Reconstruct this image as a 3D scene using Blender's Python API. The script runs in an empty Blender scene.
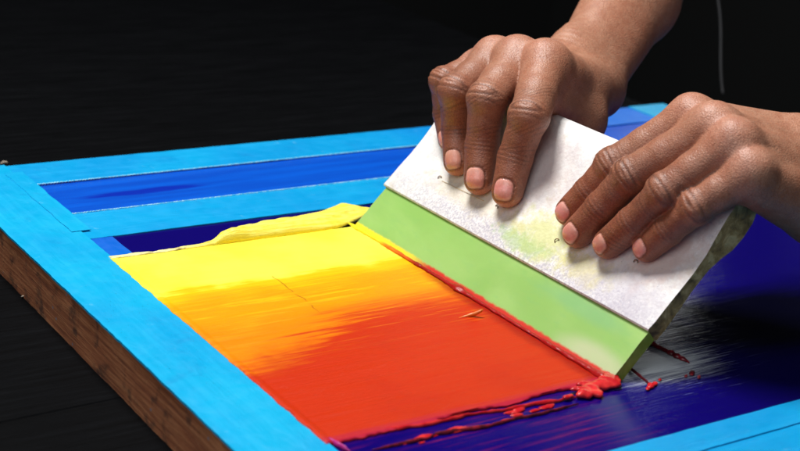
import bpy, bmesh, math, random
import numpy as np
from mathutils import Vector, Matrix, noise

K = 0.01133            # one working unit (about 1.1 cm) in metres
rng = np.random.default_rng(7)
random.seed(7)
scene = bpy.context.scene
COL = scene.collection

# ------------------------------------------------------------------ camera frame
CAM = np.array([-21.606, -67.829, 24.0])
_f, _p, _r, _phi = 1449.29, .3453, .106, .6341
_c, _s = math.cos(_phi), math.sin(_phi)
RT = np.array([[_c, _s, 0], [-_s, _c, 0], [0, 0, 1]])
F0 = np.array([0, math.cos(_p), -math.sin(_p)]); U0 = np.array([0, math.sin(_p), math.cos(_p)]); R0 = np.array([1., 0, 0])
RI = RT @ (R0 * math.cos(_r) + U0 * math.sin(_r))
UP = RT @ (-R0 * math.sin(_r) + U0 * math.cos(_r))
FW = RT @ F0
def ray(q):
    return FW + RI * (q[0] - 400) / _f - UP * (q[1] - 225.5) / _f
def D(q, dep):
    return CAM + ray(q) * dep
def onz(q, z=0.):
    d = ray(q); return CAM + d * ((z - CAM[2]) / d[2])
# squeegee frame
PSI = -.9206 - _phi; TH = .7618; SL = 18.18
SB = np.array([15.68, -13.42, 0.03])
SE = np.array([math.cos(PSI), math.sin(PSI), 0.])
_n = np.array([-math.sin(PSI), math.cos(PSI), 0.])
SU = _n * math.sin(TH) + np.array([0, 0, 1.]) * math.cos(TH)
SN = np.cross(SE, SU)
def S(al, u, h):
    return SB + SE * al + SU * u + SN * h
def H(q, h):
    d = ray(q); return CAM + d * ((h - (CAM - SB) @ SN) / (d @ SN))

# ------------------------------------------------------------------ helpers
def tag(o, label=None, cat=None, group=None, kind=None):
    if label: o['label'] = label
    if cat: o['category'] = cat
    if group: o['group'] = group
    if kind: o['kind'] = kind
    return o
def empty(name, loc):
    o = bpy.data.objects.new(name, None); COL.objects.link(o)
    o.location = [c * K for c in loc]; o.empty_display_size = .02
    return o
def mesh_obj(name, verts, faces, mat, parent=None, base=None, smooth=True):
    """verts in working units, world; stored relative to the parent's (or its own) base"""
    V = np.asarray(verts, dtype=float)
    if parent is not None:
        b = np.array(parent['_base'])
    else:
        b = np.array(base) if base is not None else np.array([V[:, 0].mean(), V[:, 1].mean(), V[:, 2].min()])
    me = bpy.data.meshes.new(name)
    me.from_pydata(((V - b) * K).tolist(), [], [list(map(int, f)) for f in faces] if not isinstance(faces, np.ndarray) else faces.tolist())
    me.update()
    if smooth: me.shade_smooth()
    if mat: me.materials.append(mat)
    o = bpy.data.objects.new(name, me); COL.objects.link(o)
    o['_base'] = b.tolist()
    if parent is not None:
        o.parent = parent
    else:
        o.location = (b * K).tolist()
    return o
def root(name, loc):
    o = empty(name, loc); o['_base'] = [float(c) for c in loc]
    return o
def grid_faces(nu, nv, closed_v=False, flip=False):
    F = []
    for i in range(nu - 1):
        for j in range(nv - 1 + (1 if closed_v else 0)):
            a = i * nv + j; b = i * nv + (j + 1) % nv; c = (i + 1) * nv + (j + 1) % nv; d = (i + 1) * nv + j
            F.append((a, d, c, b) if flip else (a, b, c, d))
    return F
def fix_normals(o):
    bm = bmesh.new(); bm.from_mesh(o.data); bmesh.ops.recalc_face_normals(bm, faces=bm.faces); bm.to_mesh(o.data); bm.free()
def sharp(o, ang=35):
    try: o.data.set_sharp_from_angle(angle=math.radians(ang))
    except Exception: pass
def nz(x, y, z=0.):
    return noise.noise(Vector((x, y, z)))
def slab(name, x0, x1, y0, y1, zt, th, mat, parent, nx=None, ny=None, jit=0.0, wav=0.0, seed=0., drop=0.):
    """thin strip: a subdivided sheet with thickness, edges slightly uneven, surface slightly wavy"""
    nx = nx or max(2, int(abs(x1 - x0) / .25)); ny = ny or max(2, int(abs(y1 - y0) / .25))
    nx = min(nx, 260); ny = min(ny, 260)
    V = []; 
    for i in range(nx + 1):
        for j in range(ny + 1):
            u = i / nx; v = j / ny
            x = x0 + (x1 - x0) * u; y = y0 + (y1 - y0) * v
            ex = jit * (nz(y * .9, seed) + .5 * nz(y * 4.1, seed + 3))
            ey = jit * (nz(x * .9, seed + 9) + .5 * nz(x * 4.1, seed + 5))
            if i == 0 or i == nx: x += ex
            if j == 0 or j == ny: y += ey
            z = zt + wav * (nz(x * .12, y * .12, seed) + .35 * nz(x * .5, y * .5, seed + 2))
            if drop and (i == 0 or i == nx or j == 0 or j == ny): z -= drop
            V.append((x, y, z))
    F = grid_faces(nx + 1, ny + 1, flip=True)
    top = len(V)
    per = [i * (ny + 1) for i in range(nx + 1)] + [nx * (ny + 1) + j for j in range(1, ny + 1)] + \
          [i * (ny + 1) + ny for i in range(nx - 1, -1, -1)] + [j for j in range(ny - 1, 0, -1)]
    for k in per:
        V.append((V[k][0], V[k][1], V[k][2] - th))
    m = len(per)
    for k in range(m):
        a, b = per[k], per[(k + 1) % m]
        F.append((a, b, top + (k + 1) % m, top + k))
    F.append(tuple(top + k for k in range(m - 1, -1, -1)))
    o = mesh_obj(name, V, F, mat, parent)
    fix_normals(o); sharp(o, 40)
    return o

# ------------------------------------------------------------------ node helpers
class N:
    def __init__(s, name):
        s.m = bpy.data.materials.new(name); s.m.use_nodes = True
        s.t = s.m.node_tree; s.t.nodes.clear()
        s.out = s.add('ShaderNodeOutputMaterial'); s.b = s.add('ShaderNodeBsdfPrincipled')
        s.l(s.b.outputs[0], s.out.inputs[0])
        g = s.add('ShaderNodeNewGeometry')
        v = s.add('ShaderNodeVectorMath'); v.operation = 'SCALE'; v.inputs[3].default_value = 1 / K
        s.l(g.outputs['Position'], v.inputs[0]); s.P = v.outputs[0]
        x = s.add('ShaderNodeSeparateXYZ'); s.l(s.P, x.inputs[0]); s.X, s.Y, s.Z = x.outputs
    def add(s, t): return s.t.nodes.new(t)
    def l(s, a, b): s.t.links.new(a, b)
    def put(s, v, inp):
        if hasattr(v, 'is_output') or isinstance(v, bpy.types.NodeSocket): s.l(v, inp)
        else: inp.default_value = v
    def mth(s, op, a, b=0., c=0., clamp=False):
        n = s.add('ShaderNodeMath'); n.operation = op; n.use_clamp = clamp
        s.put(a, n.inputs[0]); s.put(b, n.inputs[1]); s.put(c, n.inputs[2]); return n.outputs[0]
    def map(s, sc, rot=(0, 0, 0), src=None, loc=(0, 0, 0)):
        n = s.add('ShaderNodeMapping'); n.inputs['Scale'].default_value = sc; n.inputs['Rotation'].default_value = rot; n.inputs['Location'].default_value = loc
        s.l(src or s.P, n.inputs[0]); return n.outputs[0]
    def noise(s, vec, scale=1., det=4., rough=.55, dist=0.):
        n = s.add('ShaderNodeTexNoise'); s.l(vec, n.inputs['Vector']); n.inputs['Scale'].default_value = scale
        n.inputs['Detail'].default_value = det; n.inputs['Roughness'].default_value = rough; n.inputs['Distortion'].default_value = dist
        return n.outputs[0]
    def vor(s, vec, scale=1., feat='F1', rnd=1.):
        n = s.add('ShaderNodeTexVoronoi'); n.feature = feat; s.l(vec, n.inputs['Vector']); n.inputs['Scale'].default_value = scale
        n.inputs['Randomness'].default_value = rnd; return n.outputs[0]
    def ramp(s, v, stops, interp='LINEAR'):
        n = s.add('ShaderNodeValToRGB'); n.color_ramp.interpolation = interp
        e = n.color_ramp.elements
        while len(e) < len(stops): e.new(.5)
        for k, (p, c) in enumerate(stops):
            e[k].position = p; e[k].color = c if len(c) == 4 else (*c, 1)
        s.put(v, n.inputs[0]); return n.outputs[0]
    def sm(s, v, a, b, lo=0., hi=1.):
        n = s.add('ShaderNodeMapRange'); n.interpolation_type = 'SMOOTHSTEP'
        s.put(v, n.inputs[0])
        for i, q in enumerate((a, b, lo, hi)): n.inputs[i + 1].default_value = q
        return n.outputs[0]
    def mix(s, f, a, b, mode='MIX'):
        n = s.add('ShaderNodeMix'); n.data_type = 'RGBA'; n.blend_type = mode
        s.put(f, n.inputs[0])
        for v, i in ((a, 6), (b, 7)):
            if isinstance(v, tuple): v = v if len(v) == 4 else (*v, 1)
            s.put(v, n.inputs[i])
        return n.outputs[2]
    def bump(s, h, strength, dist, prev=None):
        n = s.add('ShaderNodeBump'); n.inputs['Strength'].default_value = strength; n.inputs['Distance'].default_value = dist * K
        s.l(h, n.inputs['Height'])
        if prev: s.l(prev, n.inputs['Normal'])
        return n.outputs[0]
    def set(s, **k):
        for a, v in k.items():
            i = s.b.inputs[a.replace('_', ' ')]
            if isinstance(v, tuple): v = v if len(v) == 4 else (*v, 1)
            s.put(v, i)
        return s.m
G = lambda v: (v, v, v)

def simple(name, rgb, rough=.5, metal=0., nsc=2., amt=.35, bump=.2):
    n = N(name)
    a = n.noise(n.P, nsc, 5, .6)
    n.set(Base_Color=n.mix(n.sm(a, .35, .65, 0, amt), rgb, tuple(q * .4 for q in rgb)), Roughness=rough, Metallic=metal, Normal=n.bump(a, bump, .05))
    return n.m
# ---- blue tape over the wooden frame
def tape_mat(name, rgb, rgb2, along):
    n = N(name)
    sc = (.06, 1.6, 1) if along == 'x' else (1.6, .06, 1)
    a = n.noise(n.map(sc), 1.5, 5, .6)
    b = n.noise(n.P, .18, 3, .5)
    c = n.mix(n.sm(b, .3, .7), rgb, rgb2)
    c = n.mix(n.mth('MULTIPLY', n.sm(a, .45, .7), .22), c, tuple(min(1, q * 1.25 + .02) for q in rgb))
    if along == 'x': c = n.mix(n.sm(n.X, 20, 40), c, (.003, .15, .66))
    # scuffs and faint grime
    sc2 = n.noise(n.map((.5, .5, .5)), 2.2, 8, .7)
    c = n.mix(n.mth('MULTIPLY', n.sm(sc2, .62, .75), .35), c, (.35, .72, .86))
    g = n.noise(n.P, 9, 4, .6)
    c = n.mix(n.mth('MULTIPLY', n.sm(g, .35, .25), .3), c, (.01, .12, .25))
    rough = n.ramp(n.noise(n.P, 1.2, 5, .6), [(.3, G(.28)), (.7, G(.46))])
    wr = n.noise(n.map((.5, 1.4, 1) if along == 'x' else (1.4, .5, 1), rot=(0, 0, .35)), .9, 6, .6, 1.2)
    sm_ = n.noise(n.P, .55, 6, .65, .6)
    c = n.mix(n.sm(sm_, .55, .75, 0, .28), c, (.004, .14, .42))
    bp = n.bump(a, .18, .05, n.bump(n.noise(n.P, 14, 3, .6), .12, .02, n.bump(wr, .35, .12)))
    n.set(Base_Color=c, Roughness=rough, Normal=bp)
    n.b.inputs['Specular IOR Level'].default_value = .45
    return n.m
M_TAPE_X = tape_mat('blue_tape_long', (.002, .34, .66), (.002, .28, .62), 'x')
M_TAPE_Y = tape_mat('blue_tape_side', (.003, .40, .68), (.002, .33, .64), 'y')
M_TAPE_D = tape_mat('deep_blue_tape', (.003, .10, .55), (.003, .14, .6), 'y')

def thread_mat():
    n = N('pale_thread_edge')
    w = n.noise(n.map((9, 1, 1)), 1, 2, .5)
    n.set(Base_Color=n.mix(n.sm(w, .4, .6), (.08, .55, .82), (.45, .85, .95)), Roughness=.5)
    return n.m
M_THREAD = thread_mat()

def wood_mat():
    n = N('raw_brown_wood')
    g = n.noise(n.map((1.2, .12, 2.6)), 2.2, 8, .65, .4)
    f = n.noise(n.map((3, .5, 9)), 3, 6, .7)
    c = n.ramp(g, [(.25, (.10, .022, .008)), (.48, (.32, .095, .032)), (.62, (.46, .18, .07)), (.8, (.22, .06, .024))])
    c = n.mix(n.mth('MULTIPLY', n.sm(f, .5, .75), .5), c, (.28, .15, .085))
    d = n.noise(n.P, .8, 6, .6)
    c = n.mix(n.mth('MULTIPLY', n.sm(d, .52, .66), .75), c, (.02, .010, .008))
    e = n.noise(n.map((1, .6, 1)), 3.2, 7, .75)
    c = n.mix(n.mth('MULTIPLY', n.sm(e, .58, .68), .7), c, (.42, .19, .08))
    c = n.mix(n.mth('MULTIPLY', n.sm(n.vor(n.P, 1.1), .10, .05), .5), c, (.015, .25, .4))
    n.set(Base_Color=c, Roughness=.85, Normal=n.bump(g, .6, .12, n.bump(f, .6, .06)))
    return n.m
M_WOOD = wood_mat()

def table_mat():
    n = N('dark_stained_boards')
    g = n.noise(n.map((.10, 1.6, 1), rot=(0, 0, math.radians(-3))), 2.4, 8, .68, .3)
    f = n.noise(n.map((.5, 8, 1), rot=(0, 0, math.radians(-3))), 2, 5, .7)
    c = n.ramp(g, [(.3, (.0012, .0013, .0015)), (.55, (.0026, .0028, .0034)), (.75, (.005, .0054, .0064))])
    c = n.mix(n.mth('MULTIPLY', n.sm(f, .55, .8), .5), c, (.008, .0085, .010))
    dust = n.noise(n.P, 5, 6, .8)
    c = n.mix(n.mth('MULTIPLY', n.sm(dust, .7, .78), .3), c, (.07, .07, .07))
    n.set(Base_Color=c, Roughness=n.ramp(g, [(.3, G(.5)), (.7, G(.72))]), Normal=n.bump(g, .5, .06, n.bump(f, .4, .03)))
    n.b.inputs['Specular IOR Level'].default_value = .03
    return n.m
M_TABLE = table_mat()

def slot_mat():
    n = N('royal_blue_screen_mesh')
    w1 = n.noise(n.map((.05, .8, 1)), 2, 4, .6)
    c = n.mix(n.sm(w1, .35, .65), (.001, .062, .46), (.001, .090, .56))
    # an inky smear lying along the slot
    sx = n.mth('MULTIPLY', n.mth('SUBTRACT', n.X, 8.4), .26)
    sy = n.mth('MULTIPLY', n.mth('SUBTRACT', n.Y, -5.4), 2.4)
    dd = n.mth('SQRT', n.mth('ADD', n.mth('MULTIPLY', sx, sx), n.mth('MULTIPLY', sy, sy)))
    dd = n.mth('ADD', dd, n.mth('MULTIPLY', n.mth('SUBTRACT', n.noise(n.map((.4, 4, 1)), 2, 4, .6), .5), .9))
    c = n.mix(n.sm(dd, 1.05, .6, 0, .85), c, (.002, .012, .33))
    weave = n.mth('MULTIPLY', n.mth('SINE', n.mth('MULTIPLY', n.X, 62.8)), n.mth('SINE', n.mth('MULTIPLY', n.Y, 62.8)))
    n.set(Base_Color=c, Roughness=.34, Normal=n.bump(weave, .10, .02, n.bump(n.noise(n.P, .5, 3, .5), .3, .08)))
    n.b.inputs['Specular IOR Level'].default_value = .3
    return n.m
M_SLOT = slot_mat()

def navy_mat():
    n = N('navy_screen_mesh')
    a = n.noise(n.map((.07, 1.4, 1)), 2.2, 8, .7)
    fine = n.noise(n.map((.16, 7, 1)), 2.2, 6, .75, .2)
    big = n.noise(n.P, .13, 3, .5)
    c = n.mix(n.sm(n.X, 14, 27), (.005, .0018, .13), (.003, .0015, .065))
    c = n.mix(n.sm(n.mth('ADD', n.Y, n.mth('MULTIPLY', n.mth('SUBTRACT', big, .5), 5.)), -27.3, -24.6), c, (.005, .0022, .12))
    # dark reflection beyond the squeegee, painted into the mesh colour
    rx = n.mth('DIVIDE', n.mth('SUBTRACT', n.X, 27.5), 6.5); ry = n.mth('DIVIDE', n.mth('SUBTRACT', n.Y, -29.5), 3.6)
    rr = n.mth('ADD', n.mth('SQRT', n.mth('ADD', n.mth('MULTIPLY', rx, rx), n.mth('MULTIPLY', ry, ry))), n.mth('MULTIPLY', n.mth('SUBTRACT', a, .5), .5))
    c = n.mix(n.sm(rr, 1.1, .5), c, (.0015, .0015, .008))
    # streaky glare beside the blade, painted as pale mesh colour
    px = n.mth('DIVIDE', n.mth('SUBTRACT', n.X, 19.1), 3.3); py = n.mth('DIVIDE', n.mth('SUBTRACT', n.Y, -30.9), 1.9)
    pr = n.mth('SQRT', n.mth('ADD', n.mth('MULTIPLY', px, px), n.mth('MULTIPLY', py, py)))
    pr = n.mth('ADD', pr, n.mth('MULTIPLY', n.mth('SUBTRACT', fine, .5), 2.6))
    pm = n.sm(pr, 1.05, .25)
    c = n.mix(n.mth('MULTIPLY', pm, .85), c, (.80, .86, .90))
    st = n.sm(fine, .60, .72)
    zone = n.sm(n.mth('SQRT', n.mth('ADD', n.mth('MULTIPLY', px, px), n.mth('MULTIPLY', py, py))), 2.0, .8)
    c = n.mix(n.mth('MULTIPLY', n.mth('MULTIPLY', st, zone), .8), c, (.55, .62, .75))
    # thin magenta and purple ink dragged along near the bottom of the print
    lo = n.mth('MULTIPLY', n.sm(n.Y, -36.0, -34.8), n.sm(n.Y, -31.0, -32.4))
    lo = n.mth('MULTIPLY', lo, n.sm(n.X, 17.5, 12.0))
    s2 = n.noise(n.map((.11, 2.6, 1), rot=(0, 0, .05)), 2, 7, .7)
    c = n.mix(n.mth('MULTIPLY', n.sm(s2, .50, .66), lo), c, (.10, .006, .10))
    c = n.mix(n.mth('MULTIPLY', n.sm(s2, .64, .72), lo), c, (.5, .03, .04))
    weave = n.mth('MULTIPLY', n.mth('SINE', n.mth('MULTIPLY', n.X, 62.8)), n.mth('SINE', n.mth('MULTIPLY', n.Y, 62.8)))
    rough = n.mix(pm, n.ramp(a, [(.35, G(.09)), (.7, G(.17))]), G(.20))
    n.set(Base_Color=c, Roughness=rough, Normal=n.bump(a, .25, .04, n.bump(weave, .015, .01)))
    n.b.inputs['Specular IOR Level'].default_value = .35
    return n.m
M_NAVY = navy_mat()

def ink_mat():
    n = N('wet_screen_ink')
    sx = n.noise(n.map((.16, 2.2, 1)), 1.3, 7, .68, .25)       # pulled along x
    s2 = n.noise(n.map((.10, 6., 1)), 1.6, 5, .65)
    big = n.noise(n.P, .28, 3, .5)
    v = n.mth('MULTIPLY', n.Y, -1.)
    w1 = n.mth('ADD', v, n.mth('ADD', n.mth('MULTIPLY', n.mth('SUBTRACT', sx, .5), 2.6), n.mth('MULTIPLY', n.mth('SUBTRACT', big, .5), 2.2)))
    yel = (.95, .84, .085); yel2 = (.90, .52, .006); org = (.86, .31, .003); org2 = (.80, .19, .003); red = (.54, .028, .004); red2 = (.47, .018, .004)
    c = n.mix(n.sm(big, .35, .65), yel, (.95, .78, .05))
    c = n.mix(n.sm(w1, 17.5, 18.1), c, yel2)
    c = n.mix(n.sm(n.mth('ADD', w1, n.mth('MULTIPLY', n.mth('SUBTRACT', s2, .5), 1.8)), 17.9, 19.6), c, org)
    c = n.mix(n.mth('MULTIPLY', n.mth('MULTIPLY', n.sm(sx, .50, .62), n.sm(v, 18.6, 20.2)), .75), c, yel2)
    c = n.mix(n.mth('MULTIPLY', n.sm(w1, 20.2, 22.5), .75), c, org2)
    # red front reaches further up the screen to the right of the crease
    shift = n.mth('MULTIPLY', n.sm(n.mth('ADD', n.X, n.mth('MULTIPLY', n.mth('SUBTRACT', sx, .5), 9.)), 10.5, 3.8), 3.0)
    w2 = n.mth('ADD', n.mth('SUBTRACT', v, shift), n.mth('ADD', n.mth('MULTIPLY', n.mth('SUBTRACT', sx, .5), 4.2), n.mth('MULTIPLY', n.mth('SUBTRACT', s2, .5), 2.4)))
    c = n.mix(n.sm(w2, 21.0, 23.4), c, red)
    c = n.mix(n.mth('MULTIPLY', n.mth('MULTIPLY', n.sm(s2, .58, .66), n.sm(v, 26.0, 23.0)), n.mth('MULTIPLY', n.sm(v, 21.0, 22.0), .75)), c, (.93, .40, .01))
    c = n.mix(n.sm(n.noise(n.P, .35, 4, .6), .45, .75, 0, .5), c, n.mix(n.sm(v, 23., 24.5), c, red2))
    # crease where two pulls meet, dark thin and broken
    cr = n.mth('ABSOLUTE', n.mth('SUBTRACT', n.X, n.mth('ADD', 8.7, n.mth('MULTIPLY', n.mth('SUBTRACT', n.noise(n.P, .9, 2, .5), .5), .6))))
    cm = n.mth('MULTIPLY', n.sm(cr, .055, .01), n.mth('MULTIPLY', n.sm(v, 17.2, 17.8), n.sm(v, 22.4, 21.2)))
    cm = n.mth('MULTIPLY', cm, n.sm(n.noise(n.P, 1.7, 2, .5), .42, .55))
    c = n.mix(n.mth('MULTIPLY', cm, .6), c, (.16, .07, .006))
    # dried pale flecks
    fl = n.vor(n.map((1, 1.5, 1)), 5.2)
    fm = n.mth('MULTIPLY', n.sm(fl, .20, .06), n.sm(n.noise(n.P, .8, 5, .75), .54, .60))
    c = n.mix(n.mth('MULTIPLY', fm, n.sm(v, 24.5, 27.5, 0, .6)), c, (.85, .22, .16))
    bl_ = n.mth('ADD', n.X, n.mth('MULTIPLY', n.mth('SUBTRACT', n.noise(n.map((1, .7, 1)), 1.2, 5, .6), .5), .7))
    c = n.mix(n.mth('MULTIPLY', n.sm(bl_, 14.9, 15.5), n.sm(v, 18.5, 21., 0, .7)), c, (.30, .008, .004))  # soft shadow along the blade foot, painted as dark red ink colour
    # lower margin goes purple where it thins over the mesh
    em = n.sm(n.mth('ADD', v, n.mth('MULTIPLY', n.mth('SUBTRACT', s2, .5), 1.2)), 30.95, 31.5)
    c = n.mix(n.mth('MULTIPLY', em, .8), c, (.42, .01, .05))
    bp = n.bump(sx, .55, .10, n.bump(s2, .45, .05, n.bump(n.noise(n.P, 2.0, 5, .6), .2, .05)))
    n.set(Base_Color=c, Roughness=n.ramp(sx, [(.3, G(.30)), (.7, G(.5))]), Normal=bp)
    n.b.inputs['Specular IOR Level'].default_value = .13
    return n.m
M_INK = ink_mat()

def skin_ink_mat():   # folded yellow skin of ink
    n = N('folded_yellow_ink')
    a = n.noise(n.map((.35, 3, 3), rot=(0, 0, .25)), 1.6, 6, .6, .6)
    c = n.mix(n.sm(a, .35, .7), (.93, .72, .05), (.95, .85, .16))
    c = n.mix(n.sm(n.X, 8.2, 5.0, 0, .65), c, (.80, .76, .50))
    d = n.mth('MULTIPLY', n.sm(n.noise(n.P, 1.2, 5, .6), .50, .62), n.mth('MULTIPLY', n.sm(n.X, 8.6, 7.2), n.sm(n.X, 4.0, 5.4)))
    c = n.mix(n.mth('MULTIPLY', d, .8), c, (.16, .10, .04))
    n.set(Base_Color=c, Roughness=.42, Normal=n.bump(a, .7, .14))
    return n.m
M_SKINK = skin_ink_mat()

def bead_mat():
    n = N('wet_ink_bead')
    v = n.mth('MULTIPLY', n.Y, -1.)
    q = n.mth('ADD', v, n.mth('MULTIPLY', n.mth('SUBTRACT', n.noise(n.map((1.5, .5, 1)), 1.5, 5, .6), .5), 3.0))
    q = n.mth('DIVIDE', n.mth('SUBTRACT', q, 13.), 8.)
    c = n.ramp(q, [(.0, (.95, .80, .03)), (.33, (.92, .62, .02)), (.5, (.85, .16, .01)), (.75, (.27, .006, .005)), (1., (.34, .007, .007))])  # dark red stops include the shade under the blade
    n.set(Base_Color=c, Roughness=.34, Normal=n.bump(n.noise(n.map((2, .8, 2)), 2.2, 5, .6), .5, .08))
    n.b.inputs['Specular IOR Level'].default_value = .3
    return n.m
M_BEAD = bead_mat()
def red_mat():
    n = N('wet_red_ink')
    a = n.noise(n.P, 1.6, 5, .6)
    n.set(Base_Color=n.mix(n.sm(a, .4, .65), (.50, .008, .016), (.74, .035, .035)), Roughness=.18,
          Normal=n.bump(a, .4, .1))
    return n.m
M_RED = red_mat()
M_ORANGE = simple('orange_ink', (.75, .16, .01), .35)
M_MAG = simple('magenta_ink', (.45, .02, .22), .3)
def dred_mat():
    n = N('dark_red_ink')
    a = n.noise(n.P, 2.5, 5, .6)
    n.set(Base_Color=n.mix(n.sm(a, .4, .65), (.10, .006, .012), (.34, .015, .03)), Roughness=.3, Normal=n.bump(a, .4, .06))
    return n.m
M_DRED = dred_mat()

def handle_mat():
    n = N('speckled_white_handle')
    def mask(al, u, sal, su, amp=.8, sc=1.2):
        c = S(al, u, 0)
        # coordinates along the handle and up it, from world position
        def dot(v):
            k = n.add('ShaderNodeVectorMath'); k.operation = 'DOT_PRODUCT'; n.l(n.P, k.inputs[0]); k.inputs[1].default_value = tuple(v); return k.outputs['Value']
        a = n.mth('DIVIDE', n.mth('SUBTRACT', dot(SE), float(c @ SE)), sal)
        b = n.mth('DIVIDE', n.mth('SUBTRACT', dot(SU), float(c @ SU)), su)
        r = n.mth('SQRT', n.mth('ADD', n.mth('MULTIPLY', a, a), n.mth('MULTIPLY', b, b)))
        r = n.mth('ADD', r, n.mth('MULTIPLY', n.mth('SUBTRACT', n.noise(n.P, sc, 6, .7), .5), amp * 2))
        return n.sm(r, 1.1, .3)
    base = n.mix(n.sm(n.noise(n.P, 1.1, 8, .72), .38, .66), (.84, .825, .80), (.70, .67, .67))
    # grainy purple-grey band along the lower lip
    lip = mask(9, 2.7, 14, 1.5, .45)
    grain = n.noise(n.P, 9., 4, .7)
    base = n.mix(n.mth('MULTIPLY', lip, n.sm(grain, .40, .62, .12, .75)), base, (.36, .34, .42))
    spec = n.vor(n.P, 5.5)
    base = n.mix(n.mth('MULTIPLY', n.sm(spec, .20, .10), n.sm(n.noise(n.P, 1.6, 3, .5), .42, .55)), base, (.90, .89, .90))
    base = n.mix(n.sm(n.noise(n.P, 3.2, 8, .8), .52, .70, 0, .55), base, (.50, .46, .50))
    base = n.mix(n.sm(n.noise(n.map((1, 1, 1), loc=(5, 3, 2)), .8, 7, .75), .54, .70, 0, .5), base, (.62, .54, .40))
    # spots of grey, then stains
    base = n.mix(n.mth('MULTIPLY', n.sm(n.vor(n.P, 3.1), .10, .05), .5), base, (.30, .27, .28))
    base = n.mix(n.mth('MULTIPLY', mask(10.6, 3.9, 2.6, 1.5, 1.1, 2.), .75), base, (.60, .62, .20))
    base = n.mix(n.mth('MULTIPLY', mask(9.6, 3.2, 2.2, .6, 1.2, 2.5), .6), base, (.34, .50, .16))
    base = n.mix(n.mth('MULTIPLY', mask(13.6, 3.5, 2.0, .9, 1.1, 2.), .60), base, (.66, .60, .20))
    base = n.mix(n.mth('MULTIPLY', mask(5.5, 4.0, 4.2, .9, 1.1, 2.), .40), base, (.60, .50, .28))
    base = n.mix(n.mth('MULTIPLY', mask(16.5, 5.6, 1.8, 2.2, 1.1, 1.8), .55), base, (.60, .42, .36))
    base = n.mix(n.mth('MULTIPLY', mask(15.8, 3.2, 3.0, 1.6, 1.1, 1.5), .45), base, (.46, .42, .50))
    base = n.mix(n.mth('MULTIPLY', mask(7.6, 6.5, 2.6, 2.6, 1., 1.5), .38), base, (.55, .42, .38))
    bp = n.bump(grain, .35, .05, n.bump(spec, .25, .04, n.bump(n.noise(n.P, 1.1, 5, .6), .3, .12)))
    n.set(Base_Color=base, Roughness=.55, Normal=bp)
    return n.m
M_HANDLE = handle_mat()
def hend_mat():
    n = N('dark_worn_handle_back')
    a = n.noise(n.map((1, 1, 1)), 1.6, 7, .65, .5)
    c = n.ramp(a, [(.3, (.10, .055, .012)), (.5, (.42, .26, .08)), (.62, (.70, .50, .22)), (.8, (.24, .15, .05))])
    n.set(Base_Color=c, Roughness=.5, Normal=n.bump(a, .5, .12))
    return n.m
M_HEND = hend_mat()
def blade_mat():
    n = N('green_rubber_blade')
    cl = n.noise(n.map((.5, .3, .5)), .7, 4, .55, .3)
    c = n.mix(n.sm(cl, .4, .75), (.265, .48, .115), (.34, .55, .16))
    fine = n.noise(n.map((1, .25, 1)), 4, 5, .7)
    c = n.mix(n.sm(fine, .5, .75, 0, .3), c, (.20, .46, .16))
    # pale chalky smear near the lower far corner, ink stain just above the edge
    def ell(cx, cz, sx, sz, amp):
        a = n.mth('DIVIDE', n.mth('SUBTRACT', n.Y, cx), sx); b = n.mth('DIVIDE', n.mth('SUBTRACT', n.Z, cz), sz)
        r = n.mth('SQRT', n.mth('ADD', n.mth('MULTIPLY', a, a), n.mth('MULTIPLY', b, b)))
        return n.sm(n.mth('ADD', r, n.mth('MULTIPLY', n.mth('SUBTRACT', cl, .5), amp)), 1.1, .3)
    c = n.mix(n.mth('MULTIPLY', ell(-30.3, .30, 2.6, .62, 1.2), .6), c, (.62, .60, .42))
    c = n.mix(n.mth('MULTIPLY', ell(-28.2, 1.5, 3.4, .4, 1.2), .25), c, (.12, .42, .30))
    low = n.mth('ADD', n.Z, n.mth('MULTIPLY', n.mth('SUBTRACT', n.noise(n.map((1, 1.2, 1)), 1.8, 6, .7), .5), .18))
    c = n.mix(n.mth('MULTIPLY', n.sm(low, .24, .14), n.sm(n.Y, -17.4, -19.5, .0, 1.)), c, (.62, .035, .02))
    c = n.mix(n.mth('MULTIPLY', n.sm(low, .26, .16), n.sm(n.Y, -19.5, -17.4, .0, 1.)), c, (.90, .72, .03))
    n.set(Base_Color=c, Roughness=.38, Normal=n.bump(cl, .15, .08, n.bump(fine, .1, .02)))
    n.b.inputs['Subsurface Weight'].default_value = .3
    n.b.inputs['Subsurface Radius'].default_value = (.3, 1., .2)
    n.b.inputs['Subsurface Scale'].default_value = .005
    return n.m
M_BLADE = blade_mat()
def blade_end_mat():
    n = N('olive_blade_end')
    a = n.noise(n.P, 2, 5, .6)
    n.set(Base_Color=n.mix(n.sm(a, .4, .7), (.26, .33, .02), (.36, .42, .05)), Roughness=.4, Normal=n.bump(a, .3, .05))
    return n.m
M_BLADE_END = blade_end_mat()
M_WIRE = simple('rusty_wire', (.20, .12, .06), .45, .7)
M_CLOTH = simple('black_cotton', (.010, .010, .012), .9, 0, 3., .4, .3)
M_TROUSER = simple('dark_grey_denim', (.14, .13, .125), .9, 0, 2., .5, .3)
M_CORD = simple('grey_cord', (.02, .02, .022), .8)
M_CHIP = simple('pale_wood_chip', (.45, .38, .30), .8)
M_BACK = simple('black_curtain', (.0035, .004, .004), .95, 0, .1, .3, 0.)

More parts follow.
